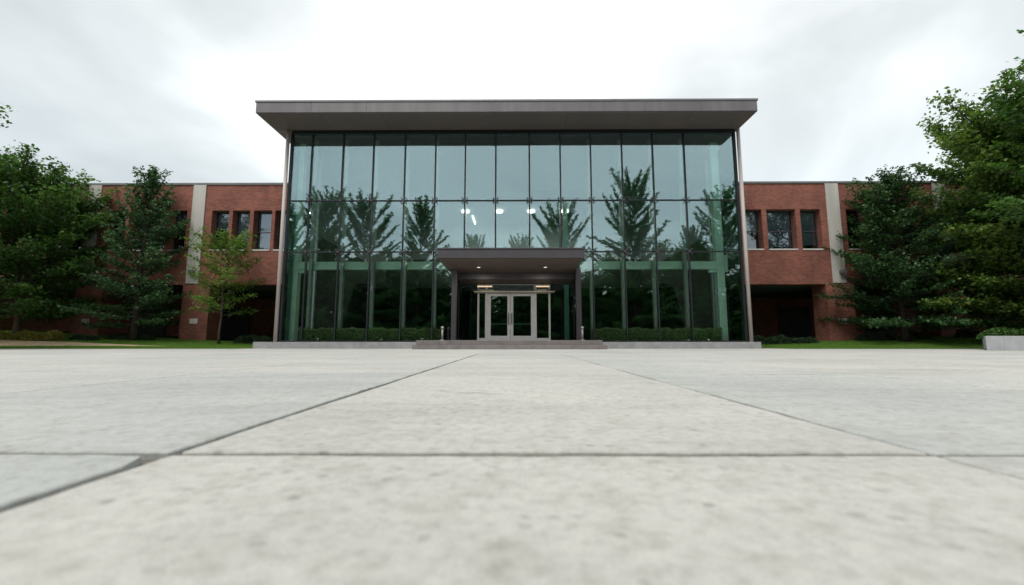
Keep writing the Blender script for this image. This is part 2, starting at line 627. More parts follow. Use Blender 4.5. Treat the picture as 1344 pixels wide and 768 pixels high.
# ------------------------------------------------------------------ ground
EDGE = 18.4       # far edge of the plaza paving


def terr(x, y):
    k = .03 + (.0085 if x > 0 else .0105) * max(0, min(abs(x), 32) - 12)
    return .004 + max(0, min(y, 22.8) - EDGE) * k * (0 if abs(x) < 11.6 else min(1, (abs(x) - 11.6) / .8))


# far ground sheet
g = MB()
g.quad((-600, -600, -.06), (600, -600, -.06), (600, 600, -.06), (-600, 600, -.06))
tag(g.build('ground', M['lawn']), kind='structure')


def terrain_sheet(name, x0, x1, y0, y1, material, lift, nx=60, ny=24, wob=0):
    m = MB()
    P = [[None] * (ny + 1) for _ in range(nx + 1)]
    for i in range(nx + 1):
        for j in range(ny + 1):
            x = x0 + (x1 - x0) * i / nx
            a, b_ = (y0(x) if callable(y0) else y0), (y1(x) if callable(y1) else y1)
            y = a + (b_ - a) * j / ny
            P[i][j] = len(m.v)
            m.v.append((x, y, terr(x, y) + lift))
    for i in range(nx):
        for j in range(ny):
            m.f.append((P[i][j], P[i + 1][j], P[i + 1][j + 1], P[i][j + 1])); m.smooth.append(True)
    return tag(m.build(name, material), kind='structure')


terrain_sheet('lawn', -60, -11.95, EDGE, 40, M['lawn'], 0, 96, 40)
terrain_sheet('lawn', 11.75, 60, EDGE, 40, M['lawn'], 0, 96, 40)
terrain_sheet('footpath', -40, -15.2, lambda x: 18.65 + (x + 28) * .07,
              lambda x: 19.6 + min(1.1, max(0, (-15.2 - x) * .16)), M['mulch'], .006, 60, 8)

# plaza slabs
JX = [-.905 + 1.99 * k for k in range(-14, 16)]
JY = [-9.2, -6.1, -3.0, -1.2, 1.155, 4.2, 7.3, 10.4, 13.5, 16.6, 19.7]
rng = random.Random(3)
pm = bpy.data.meshes.new('plaza')
pv = []; pf = []; pt = []; pmi = []


def slab(x0, x1, y0, y1, w, tone, fine, worn=False):
    ch = .004
    x0 += w[0] / 2; x1 -= w[1] / 2; y0 += w[2] / 2; y1 -= w[3] / 2
    if fine:
        ring = []
        step = .05
        def line(a, b_):
            L = math.dist(a, b_); n = max(2, int(L / step))
            nx_, ny_ = -(b_[1] - a[1]) / L, (b_[0] - a[0]) / L
            for i in range(n):
                t = i / n
                d = rng.gauss(0, .0016) + (rng.random() < .05) * rng.uniform(.002, .008)
                ring.append((a[0] + (b_[0] - a[0]) * t + nx_ * d, a[1] + (b_[1] - a[1]) * t + ny_ * d))
        line((x0, y0), (x1, y0)); line((x1, y0), (x1, y1)); line((x1, y1), (x0, y1)); line((x0, y1), (x0, y0))
    else:
        ring = [(x0, y0), (x1, y0), (x1, y1), (x0, y1)]
    if fine:
        q_ = []
        for (x, y) in ring:
            x += .004 * math.sin(y * 3.1 + x0) + .002 * math.sin(y * 11)
            y += .005 * math.sin(x * 2.3 + y0) + .002 * math.sin(x * 9)
            if worn:
                dd = math.hypot(x - x1, (y - y1) * 1.6)
                if dd < .11:
                    k = (.11 - dd) / .11
                    x -= k * .035; y -= k * .012
            q_.append((x, y))
        ring = q_
    cx, cy = (x0 + x1) / 2, (y0 + y1) / 2
    n = len(ring); b = len(pv)
    for (x, y) in ring: pv.append((x, y, -.022))
    for (x, y) in ring: pv.append((x, y, -ch))
    for (x, y) in ring:
        pv.append((x - math.copysign(ch, x - cx) * (abs(abs(x - cx) - (x1 - x0) / 2) < .012), y - math.copysign(ch, y - cy) * (abs(abs(y - cy) - (y1 - y0) / 2) < .012), 0))
    for k in range(2):
        for i in range(n):
            j = (i + 1) % n
            pf.append((b + k * n + i, b + k * n + j, b + (k + 1) * n + j, b + (k + 1) * n + i)); pt.append(tone); pmi.append(0)
    pf.append(tuple(b + 2 * n + i for i in range(n))); pt.append(tone); pmi.append(0)


for i in range(len(JX) - 1):
    for j in range(len(JY) - 1):
        near = abs(JX[i] + 1) < 5 and -2 < JY[j] < 8
        tone = rng.uniform(.1, 1.0)
        if i == 14 - 1 and j == 3: tone = .0
        if i == 14 - 1 and j == 4: tone = .15
        if i == 14 and j == 3: tone = 1.0
        if i == 14 and j == 4: tone = .8
        wx = lambda q: .036 if abs(JX[q] + .905) < .01 else .020
        wy = lambda q: .036 if abs(JY[q] - 1.155) < .01 else .016
        w4_ = (wx(i), wx(i + 1), wy(j), wy(j + 1)) if near else (.010, .010, .009, .009)
        slab(JX[i], JX[i + 1], JY[j], JY[j + 1], w4_, tone, near, worn=(i == 13 and j == 3))
b = len(pv)
pv += [(-29, -9.3, -.02), (31, -9.3, -.02), (31, 19.8, -.02), (-29, 19.8, -.02)]
pf.append((b, b + 1, b + 2, b + 3)); pt.append(.5); pmi.append(1)
def crack(x0, y0, x1, y1, w):
    n_ = 26
    L = []
    for q in range(n_ + 1):
        t = q / n_
        L.append((x0 + (x1 - x0) * t + rng.gauss(0, .004), y0 + (y1 - y0) * t + rng.gauss(0, .006) + .02 * math.sin(t * 5 + x0)))
    b = len(pv)
    for q, (x, y) in enumerate(L):
        ww = w * (1 - abs(2 * q / n_ - 1) ** 3) * rng.uniform(.4, 1.2) + .0006
        pv.append((x, y - ww, .0008)); pv.append((x, y + ww, .0008))
    for q in range(n_):
        pf.append((b + 2 * q, b + 2 * q + 2, b + 2 * q + 3, b + 2 * q + 1)); pt.append(.5); pmi.append(1)


crack(-.36, 2.50, -.05, 2.44, .006)
crack(-.48, 2.62, -.36, 2.50, .003)
crack(1.65, 3.86, 3.1, 3.95, .007)
crack(3.0, 4.7, 5.2, 4.5, .008)
crack(-5.0, 4.3, -4.2, 4.33, .008)
crack(-3.4, 6.1, -2.6, 6.0, .01)
pm.from_pydata(pv, [], pf)
pm.materials.append(M['plaza']); pm.materials.append(M['joint'])
pm.polygons.foreach_set('material_index', pmi)
a_ = pm.attributes.new('tone', 'FLOAT', 'FACE'); a_.data.foreach_set('value', pt)
po = bpy.data.objects.new('plaza', pm); COL.objects.link(po); tag(po, kind='structure')
# cut the corners of the paving back to the lawn edge: the lawn sheet covers it (4 mm above)

# grass blades
rngn = np.random.default_rng(5)


def grass(name, x0, x1, y0, y1, n, label, skip=None):
    X = rngn.uniform(x0, x1, n); Y = y0 + (y1 - y0) * rngn.uniform(0, 1, n) ** 1.3
    if skip is not None:
        k = ~skip(X, Y); X = X[k]; Y = Y[k]
    Z = np.array([terr(x, y) for x, y in zip(X, Y)])
    h = rngn.uniform(.03, .065, len(X))
    C = np.stack([X, Y, Z + h * .5], 1)
    D = np.stack([rngn.normal(0, .012, len(X)), rngn.normal(0, .012, len(X)), h * .5], 1)
    az = rngn.uniform(0, 6.28, len(X))
    S = np.stack([np.cos(az), np.sin(az), np.zeros(len(X))], 1) * .006
    T = .5 + rngn.normal(0, .2, len(X))
    me = leaf_mesh(name, C, D, S, T, M['grass'])
    o = bpy.data.objects.new(name, me); COL.objects.link(o)
    return tag(o, label, 'grass', None, 'stuff')


grass('grass', 11.9, 30, EDGE, 23.5, 130000, 'short mown grass of the lawn right of the glass hall')
grass('grass', -30, -12.1, EDGE - .0, 23.5, 90000, 'short grass either side of the tan path left of the glass hall',
      lambda X, Y: (Y > 18.65 + (X + 28) * .07) & (Y < 19.6 + np.clip((-15.2 - X) * .16, 0, 1.1)) & (X < -15.2))

# ------------------------------------------------------------------ glass hall
XL, XR = -11.0, 10.75           # glass corners
GY = 20.0
Z0, Z1, Z2, ZT = .30, 4.57, 7.10, 10.62
hall = empty('glass_hall', (0, GY, 0), 'tall glass-fronted entrance hall with flat overhanging grey roof and green steel frame', 'building')
YB = 36.0
# floor, walls, ceiling
box('floor', M['floor_in'], hall, XL + .05, XR - .05, 20.12, YB, .02, .30)
box('ceiling', M['ceil_in'], hall, XL + .1, XR - .1, 20.15, YB, 10.42, 10.6)
box('back_wall', M['wall_in'], hall, XL + .1, XR - .1, YB, YB + .3, .30, 10.6)
bm_ = MB().box(XL + .1, XR - .1, YB - .6, YB - .02, .30, 7.2)
bm_.build('back_shade_panel', M['dark_in'], hall)  # added dark sheet, its colour stands in for the shade deep in the hall
for sx, xx in ((-1, XL), (1, XR)):
    box('side_wall', M['wall_in'], hall, xx - .12, xx + .12, 23.05, YB, .30, 10.6)
    box('side_shade_panel', M['dark_in'], hall, xx + (.13 if sx < 0 else -.16), xx + (.16 if sx < 0 else -.13), 23.1, YB - .65, .301, 6.1)  # added dark lining, shade of the lower side walls put into its colour
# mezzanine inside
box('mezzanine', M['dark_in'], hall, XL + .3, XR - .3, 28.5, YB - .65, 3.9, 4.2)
# roof
rx0, rx1 = at(336, 140, 18.36)[0], at(994, 140, 18.36)[0]
roof = MB().box(rx0, rx1, 18.36, YB + 1.0, 10.70, 11.20).build('roof', M['grey_metal'], hall, .012)
for i in range(9):
    a = rx0 + (rx1 - rx0) * i / 9; b = rx0 + (rx1 - rx0) * (i + 1) / 9
    MB().box(a + .012, b - .012, 18.348, 18.357, 10.72, 11.19).build('fascia_panel', M['grey_metal'], roof)
MB().box(rx0 - .04, rx1 + .04, 18.32, YB + 1.04, 11.203, 11.30).build('coping', M['coping'], roof, .01)
m = MB()
nn = 8
for i in range(nn):
    a = rx0 + .05 + (rx1 - rx0 - .1) * i / nn; b = rx0 + .05 + (rx1 - rx0 - .1) * (i + 1) / nn
    m.box(a + .006, b - .006, 18.40, 19.93, 10.675, 10.698)
m.build('soffit_panels', M['soffit'], roof)
for sx in (0, 1):
    m = MB()
    x0, x1 = (rx0 + .05, XL - .05) if sx == 0 else (XR + .05, rx1 - .05)
    for k in range(5):
        m.box(x0, x1, 19.95 + k * 3.2, 19.95 + (k + 1) * 3.2 - .012, 10.675, 10.698)
    m.build('side_soffit', M['side_soffit'], roof)
box('head_channel', M['dark_metal'], hall, XL - .03, XR + .03, 19.94, 20.14, 10.50, 10.672)
box('sill_channel', M['dark_metal'], hall, XL - .03, XR + .03, 19.95, 20.10, Z0, .36)

# mullion x positions surveyed on the middle transom
mpx = [406, 447.5, 488, 530, 570.5, 610, 650.5, 695, 736, 776.5, 818, 859, 901]
MX = [at(p, 263, GY)[0] for p in mpx]
XS = [XL] + MX + [XR]
ALC0, ALC1 = -2.86, 2.98       # entrance recess
ZC = 3.72                      # canopy soffit
for i, x in enumerate(MX):
    inal = ALC0 - .1 < x < ALC1 + .1
    zb = 4.12 if inal else .36
    box('mullion', M['dark_metal'], hall, x - .028, x + .028, 19.96, 20.10, zb, 10.50)
    if not inal:
        MB().box(x - .075, x + .075, 20.45, 20.66, .30, 10.41).build('inner_post', M['post_green'], hall, .01)
    else:
        box('inner_fin', M['post_green'], hall, x - .02, x + .02, 20.40, 20.62, 4.20, 10.41)
for x in (XL, XR):
    box('corner_mullion', M['dark_metal'], hall, x - .05, x + .05, 19.95, 20.12, .36, 10.50)
trs = []
for z in (Z1, Z2):
    for i in range(len(XS) - 1):
        box('transom', M['dark_metal'], hall, XS[i] + (.05 if i == 0 else .036), XS[i + 1] - (.05 if i == len(XS) - 2 else .036), 19.975, 20.09, z - .025, z + .025)
# glass panels (each slightly out of true, as real panes are)
rg = random.Random(11)


def pane(x0, x1, z0, z1, y, material, parent, name='glass_panel', tilt=.0028):
    o = box(name, material, parent, x0, x1, y, y + .012, z0, z1)
    me = o.data
    cx, cz = (x0 + x1) / 2 - hall.location.x, (z0 + z1) / 2
    ax, az = rg.uniform(-tilt, tilt), rg.uniform(-tilt, tilt)
    for v in me.vertices:
        v.co.y += (v.co.x - cx) * ax + (v.co.z - cz) * az
    return o


ENTR0, ENTR1 = at(573, 340, GY)[0], at(767, 340, GY)[0]
for i in range(len(XS) - 1):
    a = XS[i] + .04; b = XS[i + 1] - .04
    xm = (a + b) / 2
    pane(a, b, Z2 + .03, 10.495, 20.03, M['glass'], hall)
    pane(a, b, Z1 + .03, Z2 - .03, 20.03, M['glass'], hall)
    if b < ALC0 + .2 or a > ALC1 - .2:
        pane(a, b, .365, Z1 - .03, 20.03, M['glass_low'], hall)
    else:
        a2 = a if xm > ALC0 and a > ALC0 else a
        if a < ALC0 - .3:
            pane(a, ALC0 - .12, .365, Z1 - .03, 20.03, M['glass_low'], hall)
        elif b > ALC1 + .3:
            pane(ALC1 + .12, b, .365, Z1 - .03, 20.03, M['glass_low'], hall)
        pane(max(a, ALC0 + .0), min(b, ALC1), 4.20, Z1 - .03, 20.03, M['glass_low'], hall)
# point fittings where mullions cross the transoms
for z in (Z1, Z2):
    for x in MX:
        if z == Z1 and ENTR0 < x < ENTR1: continue
        f = MB()
        f.tube([(x, 19.90, z), (x, 19.97, z)], [.06, .06], 10)
        for dx in (-1, 1):
            for dz in (-1, 1):
                f.tube([(x + dx * .02, 19.92, z + dz * .02), (x + dx * .11, 19.94, z + dz * .11)], [.014, .011], 6)
                f.tube([(x + dx * .11, 19.93, z + dz * .11), (x + dx * .11, 19.955, z + dz * .11)], [.034, .034], 8)
        f.build('point_fitting', M['bronze'], hall)
# side glass returns
for xx, s in ((XL, 1), (XR, -1)):
    for z0_, z1_ in ((.365, Z1 - .03), (Z1 + .03, Z2 - .03), (Z2 + .03, 10.495)):
        for y0, y1 in ((20.14, 21.5), (21.58, 22.98)):
            box('side_glass', M['glass'], hall, xx - .006, xx + .006, y0, y1, z0_, z1_)
    box('side_mullion', M['dark_metal'], hall, xx - .04, xx + .04, 21.505, 21.575, .30, 10.6)
    for z in (Z1, Z2):
        box('side_transom', M['dark_metal'], hall, xx - .03, xx + .03, 20.13, 21.5, z - .025, z + .025)
        box('side_transom', M['dark_metal'], hall, xx - .03, xx + .03, 21.58, 23.0, z - .025, z + .025)
# corner pipes
MB().tube([(XL - .16, 19.90, .29), (XL - .16, 19.90, 10.674)], [.085, .085], 20).build('corner_pipe', M['pipe'], hall)
MB().tube([(XR + .16, 19.90, .29), (XR + .16, 19.90, 10.674)], [.085, .085], 20).build('corner_pipe', M['pipe'], hall)
# green steel frame
CXL, CXR = at(383, 440, 20.95)[0], at(949, 440, 20.95)[0]
for x, s in ((CXL, 1), (CXR, -1)):
    c = MB(); c.box(x - .19, x + .19, 20.80, 21.15, .30, 10.41).build('steel_column', M['steel_green'], hall, .02)
    k = MB(); k.box(x - s * .36, x - s * .192, 20.78, 21.10, 3.72, 4.55); k.build('column_bracket', M['steel_green'], hall, .015)
    box('haunch', M['steel_green'], hall, x + s * .193, x + s * .55, 20.84, 21.02, 3.70, 3.84)
    box('column_cap', M['steel_green'], hall, x - .26, x + .26, 20.76, 21.19, 10.0, 10.12)
box('steel_beam', M['steel_green'], hall, CXL + .195, CXR - .195, 20.80, 21.08, 3.86, 4.25)
xm = at(742, 300, 24.5)[0]
MB().box(xm - .13, xm + .13, 24.4, 24.66, .30, 8.6).build('steel_column', M['steel_green'], hall, .02)
# ceiling lights
for px in (611, 655, 697, 741):
    x, z = at(px, 277, 32.0)
    lm = MB(); lm.tube([(x, 32.0, 10.26), (x, 32.0, 10.35)], [.30, .30], 18); lm.build('ceiling_light', M['lamp'], hall)
    box('light_housing', M['frame_white'], hall, x - .06, x + .06, 31.94, 32.06, 10.352, 10.418)
box('strip_light', M['lamp'], hall, -3.45, -3.37, 33.3, 35.6, 10.30, 10.40)
# bulkhead at back + balustrade of the upper gallery
box('bulkhead', M['wall_in'], hall, XL + .3, XR - .3, 27.8, 28.0, 9.9, 10.41)
# plinth
PX0, PX1 = at(332, 452, 19.4)[0], at(999, 452, 19.4)[0]
SX0, SX1 = at(541, 456, 17.2)[0], at(797, 456, 17.2)[0]
for a, b in ((PX0, SX0 + .4), (SX1 - .4, PX1)):
    MB().box(a, b, 19.38, 20.11, .0, .292).build('plinth', M['plinth'], hall, .012)
# side plinth returns
box('plinth_return', M['plinth'], hall, PX0, XL - .08, 20.115, 23, .0, .29); box('plinth_return', M['plinth'], hall, XR + .08, PX1, 20.115, 23, .0, .29)

# entrance canopy (part of the hall)
cx0, cx1 = at(573.5, 335, 17.3)[0], at(767.5, 335, 17.3)[0]
can = MB().box(cx0, cx1, 17.3, 19.93, ZC + .004, 4.10).build('canopy', M['bronze'], hall, .012)
MB().box(cx0 - .025, cx1 + .025, 17.27, 19.93, 4.103, 4.16).build('canopy_coping', M['bronze'], can, .008)
m = MB()
for k in range(3):
    m.box(cx0 + .06, cx1 - .06, 17.36 + k * .86, 17.36 + (k + 1) * .86 - .012, ZC - .022, ZC + .002)
m.build('canopy_soffit', M['canopy_soffit'], can)
for px in (627.5, 716.5):
    x, z = at(px, 354, 19.0)
    MB().tube([(x, 19.3, ZC - .034), (x, 19.3, ZC - .024)], [.075, .075], 16).build('downlight', M['lamp_down'], can)
    MB().tube([(x, 19.3, ZC - .030), (x, 19.3, ZC - .0235)], [.10, .10], 20).build('downlight_trim', M['frame_white'], can)
for x in (ALC0, ALC1):
    MB().box(x - .11, x + .11, 19.80, 20.11, .362, ZC - .024).build('canopy_post', M['bronze'], hall, .01)
# recess ceiling, beam and walls
YD = 23.0
box('recess_ceiling', M['canopy_soffit'], hall, ALC0 + .0, ALC1 - .0, 19.94, 20.93, ZC - .02, ZC + .03)
box('recess_beam', M['bronze'], hall, ALC0 + .03, ALC1 - .03, 20.935, 21.1, 3.40, 3.78)
box('recess_inner_ceiling', M['canopy_soffit'], hall, ALC0 + .03, ALC1 - .03, 21.105, YD + .1, 3.40, 3.45)
box('lobby_roof', M['bronze'], hall, ALC0 - .1, ALC1 + .1, 20.12, YD + .15, 3.80, 4.15)
for x in (ALC0, ALC1):
    box('recess_side_glass', M['glass_dark'], hall, x - .006, x + .006, 20.13, YD - .05, .42, 3.36)
    box('recess_sill', M['dark_metal'], hall, x - .03, x + .03, 20.12, YD - .05, .362, .418)
    box('recess_head', M['dark_metal'], hall, x - .03, x + .03, 20.12, YD - .05, 3.365, 3.79)
    box('recess_mullion', M['dark_metal'], hall, x - .032, x + .032, 21.5, 21.57, .42, 3.364)
# door wall
dx = [at(p, 420, YD)[0] for p in (626.5, 638.5, 669.8, 702.5, 722.5)]
ZD = 2.93
ent = MB()
t = .055
ent.box(dx[0], dx[0] + .10, YD - .06, YD + .06, .362, 3.36)
ent.box(dx[4] - .10, dx[4], YD - .06, YD + .06, .362, 3.36)
ent.box(dx[1] - .075, dx[1] + .075, YD - .06, YD + .06, .362, 3.36)
ent.box(dx[3] - .075, dx[3] + .075, YD - .06, YD + .06, .362, 3.36)
ent.box(dx[0] + .101, dx[1] - .076, YD - .055, YD + .055, .362, .50)
ent.box(dx[3] + .076, dx[4] - .101, YD - .055, YD + .055, .362, .50)
ent.box(dx[0] + .101, dx[1] - .076, YD - .055, YD + .055, ZD - .02, ZD + .09)
ent.box(dx[1] + .076, dx[3] - .076, YD - .055, YD + .055, ZD - .02, ZD + .09)
ent.box(dx[3] + .076, dx[4] - .101, YD - .055, YD + .055, ZD - .02, ZD + .09)
ent.box(dx[0], dx[4], YD - .058, YD + .058, 3.362, 3.398)
fr = ent.build('entrance_frame', M['frame_white'], hall, .006)
box('sidelight_pane', M['glass_dark'], fr, dx[0] + .10, dx[1] - .075, YD - .006, YD + .006, .50, ZD - .02)
box('sidelight_pane', M['glass_dark'], fr, dx[3] + .075, dx[4] - .10, YD - .006, YD + .006, .50, ZD - .02)
for a, b in ((dx[0] + .10, dx[1] - .075), (dx[1] + .075, dx[3] - .075), (dx[3] + .075, dx[4] - .10)):
    box('transom_pane', M['glass'], fr, a, b, YD - .006, YD + .006, ZD + .09, 3.36)
box('door_wall_glass', M['glass_dark'], hall, ALC0 + .035, dx[0] - .005, YD - .006, YD + .006, .42, 3.40)
box('door_wall_glass', M['glass_dark'], hall, dx[4] + .005, ALC1 - .035, YD - .006, YD + .006, .42, 3.40)
box('door_wall_sill', M['dark_metal'], hall, ALC0 + .035, dx[0] - .005, YD - .05, YD + .05, .362, .418)
box('door_wall_sill', M['dark_metal'], hall, dx[4] + .005, ALC1 - .035, YD - .05, YD + .05, .362, .418)
# two door leaves
for a, b, hs in ((dx[1] + .08, dx[2] - .008, 1), (dx[2] + .008, dx[3] - .08, -1)):
    d = MB()
    st = .15
    d.box(a, a + st, YD - .04, YD + .02, .375, ZD - .03)
    d.box(b - st, b, YD - .04, YD + .02, .375, ZD - .03)
    d.box(a + st, b - st, YD - .04, YD + .02, .375, .62)
    d.box(a + st, b - st, YD - .04, YD + .02, ZD - .17, ZD - .03)
    leaf = d.build('door', M['frame_white'], hall, .004)
    box('pane', M['glass_dark'], leaf, a + st, b - st, YD - .018, YD - .008, .62, ZD - .17)
    hx = b - st * .5 if hs > 0 else a + st * .5
    h = MB()
    h.tube([(hx, YD - .12, 1.22), (hx, YD - .12, 1.85)], [.018, .018], 10)
    h.tube([(hx, YD - .12, 1.28), (hx, YD - .04, 1.28)], [.012, .012], 8)
    h.tube([(hx, YD - .12, 1.79), (hx, YD - .04, 1.79)], [.012, .012], 8)
    h.build('pull_handle', M['dark_metal'], leaf)
    p = MB(); p.box(a + st * .6, b - st * .6, YD + .03, YD + .07, 1.22, 1.29); p.build('push_bar', M['handle'], leaf, .005)
# lintel bar and lit bars above the doors
x0, x1 = at(622, 385, YD - .3)[0], at(728, 385, YD - .3)[0]
MB().box(x0, x1, YD - .35, YD - .07, ZD + .005, ZD + .075).build('header_bar', M['header_bar'], hall, .008)
for p0, p1 in ((626.5, 646), (703.5, 721)):
    x0, z = at(p0, 376, 22.2); x1, _ = at(p1, 376, 22.2)
    lb = MB().box(x0, x1, 22.14, 22.26, z - .03, z + .03).build('pendant_light', M['lamp_warm'], hall, .006)
    MB().tube([((x0 + x1) / 2, 22.2, z + .031), ((x0 + x1) / 2, 22.2, 3.399)], [.012, .012], 6).build('rod', M['dark_metal'], lb)

# entrance steps
steps = empty('entrance_steps', (0, 17.2, 0), 'two low brown stone steps and landing in front of the glass doors', 'steps')
MB().box(SX0, SX1, 17.15, 19.375, .0, .18).build('lower_step', M['steps'], steps, .012)
a0, a1 = at(546, 450, 17.55)[0], at(791, 450, 17.55)[0]
m = MB().box(a0, a1, 17.55, 19.78, .182, .36)
m.build('upper_step', M['steps'], steps, .012)
m = MB().box(ALC0 - .0, ALC1 + .0, 19.785, 23.0, .302, .3605); m.build('landing', M['steps'], steps)

# little posts beside the canopy
for px, lab in ((580.5, 'short pale metal post with round cap left of the canopy on the landing'),
                (764.5, 'short pinkish metal post with round cap right of the canopy on the landing')):
    x, _ = at(px, 440, 19.2)
    o = empty('guide_post', (x, 19.2, .36), lab, 'post', 'short metal posts either side of the entrance')
    MB().tube([(x, 19.2, .361), (x, 19.2, .39)], [.10, .09], 16).build('foot', M['post_metal'], o)
    MB().tube([(x, 19.2, .39), (x, 19.2, .86)], [.038, .038], 14).build('shaft', M['post_metal'], o)
    MB().tube([(x, 19.2, .86), (x, 19.2, .90), (x, 19.2, .96), (x, 19.2, .99)], [.046, .066, .066, .02], 16).build('cap', M['post_metal'], o)

# ------------------------------------------------------------------ brick wings
WY = 23.0
WT = 9.04
WZ0, WZ1 = 5.28, 7.58
UC = 3.40


def wing(side, label, xin, piers, wins, notes):
    o = empty('brick_building', (side * 20, WY, 0), label, 'building')
    s = side
    far = s * 41.0
    L = lambda a, b: (min(a, b), max(a, b))
    w = MB()
    xa, xb = L(xin, far)
    # bands above and below the windows
    w.box(xa, xb, WY, WY + .45, WZ1, WT)
    w.box(xa, xb, WY, WY + .45, UC, WZ0)
    # brick between the openings
    ops = sorted([L(*q[:2]) for q in wins])
    cur = xa
    for a, b in ops:
        if a > cur + .001: w.box(cur, a, WY, WY + .45, WZ0, WZ1)
        cur = b
    w.box(cur, xb, WY, WY + .45, WZ0, WZ1)
    w.build('wall', M['brick'], o)
    r = MB(); r.box(xa, xb, WY + .1, WY + 16, WT - .4, WT - .15); rr = r.build('roof', M['coping'], o)
    MB().box(xa, xb, WY - .05, WY + .5, WT + .002, WT + .13).build('coping', M['coping'], o, .01)
    # back rooms: floor slab (undercroft ceiling), partition
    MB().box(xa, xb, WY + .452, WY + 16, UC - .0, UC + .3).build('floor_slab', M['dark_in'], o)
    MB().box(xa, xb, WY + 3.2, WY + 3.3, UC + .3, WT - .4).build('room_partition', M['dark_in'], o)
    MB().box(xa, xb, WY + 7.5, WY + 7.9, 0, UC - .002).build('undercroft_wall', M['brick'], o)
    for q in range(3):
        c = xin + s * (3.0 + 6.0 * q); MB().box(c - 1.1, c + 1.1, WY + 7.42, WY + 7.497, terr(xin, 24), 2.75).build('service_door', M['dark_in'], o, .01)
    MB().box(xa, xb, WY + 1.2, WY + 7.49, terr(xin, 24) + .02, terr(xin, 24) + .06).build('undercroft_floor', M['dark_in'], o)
    e0, e1 = L(far, far - s * .4)
    MB().box(e0, e1, WY + .45, WY + 16, 0, WT - .4).build('end_wall', M['brick'], o)
    # windows
    for q in wins:
        a, b = L(*q[:2]); kind = q[2]
        f = MB(); y = WY + .34; t = .05
        f.box(a, a + t, y, y + .06, WZ0 + .06, WZ1); f.box(b - t, b, y, y + .06, WZ0 + .06, WZ1)
        f.box(a + t, b - t, y, y + .06, WZ1 - t, WZ1); f.box(a + t, b - t, y, y + .06, WZ0 + .06, WZ0 + .06 + t)
        f.box(a + t, b - t, y + .005, y + .055, 6.38, 6.43)
        fo = f.build('window', M['win_frame'], o)
        pn = MB().box(a + t, b - t, y + .025, y + .031, WZ0 + .06 + t, WZ1 - t).build('pane', M['win_glass'], fo)
        MB().box(a + .01, b - .01, WY - .03, WY + .33, WZ0 + .002, WZ0 + .075).build('sill', M['sill'], fo, .006)
        if kind:
            z = WZ1 - t - (WZ1 - WZ0 - .2) * kind
            MB().box(a + t + .02, b - t - .02, y + .10, y + .105, z, WZ1 - .02).build('blind', M['blind'], fo)
    # piers, pilasters, plaques
    for k, c in enumerate(piers):
        zb = terr(c, 22.8) - .15
        pr = MB().box(c - .74, c + .74, WY + .002, WY + 1.1, zb, UC - .002).build('brick_pier', M['brick'], o)
        MB().box(c - .22, c + .22, WY - .02, WY + .0, 1.28, 1.55).build('plaque', M['plaque'], pr, .004)
        pc = c + (0 if s > 0 else -.25)
        ps = MB().box(pc - .355, pc + .355, WY - .06, WY - .001, UC + .06, WT - .002).build('pilaster', M['pilaster'], o, .01)
        fl = MB()
        fl.box(pc + .0, pc + .12, WY - .16, WY - .061, 3.95, 4.15)
        fl.box(pc - .04, pc + .22, WY - .34, WY - .17, 3.98, 4.16)
        fl.tube([(pc + .06, WY - .16, 4.02), (pc + .06, WY - .3, 3.9)], [.03, .05], 8)
        fl.build('floodlight', M['coping'], ps, .004)
    return o


wing(1, 'red brick building wing right of the glass hall, with its undercroft open', XR + .125,
     [17.55, 23.45, 29.3, 35.2],
     [(11.9, 12.46, 0), (12.63, 13.62, .5), (13.88, 15.47, .95), (15.73, 16.84, .9),
      (18.25, 19.16, 0), (19.34, 21.10, .5), (21.3, 22.3, .4), (24.3, 25.2, .5), (25.45, 27.0, .3), (27.25, 28.2, .6),
      (30.2, 31.1, .5), (31.4, 33, .3)], None)
wing(-1, 'red brick building wing left of the glass hall, with its undercroft open', XL - .125,
     [-17.4, -23.3, -29.2, -35.1],
     [(-13.34, -12.1, 0), (-14.54, -13.53, .95), (-15.72, -14.76, .85), (-16.88, -15.92, .45),
      (-19.18, -18.28, .45), (-20.4, -19.42, .3), (-21.5, -20.5, .6), (-22.6, -21.7, .4),
      (-24.9, -24.0, .5), (-26.1, -25.1, .5), (-27.3, -26.3, .5), (-28.4, -27.5, .3), (-31, -30, .5), (-33.5, -32, .5)], None)

# ------------------------------------------------------------------ planter right
pl = empty('planter', (18.2, 15.6, 0), 'low grey concrete planter box at the right edge of the plaza', 'planter')
pxl = at(1295, 455, 15.0)[0]
def prism(pts, z0, z1):
    m = MB(); n = len(pts)
    m.v = [(x, y, z0) for x, y in pts] + [(x, y, z1) for x, y in pts]
    m.f = [tuple(reversed(range(n))), tuple(range(n, 2 * n))] + [(i, (i + 1) % n, (i + 1) % n + n, i + n) for i in range(n)]
    m.smooth = [False] * len(m.f)
    return m


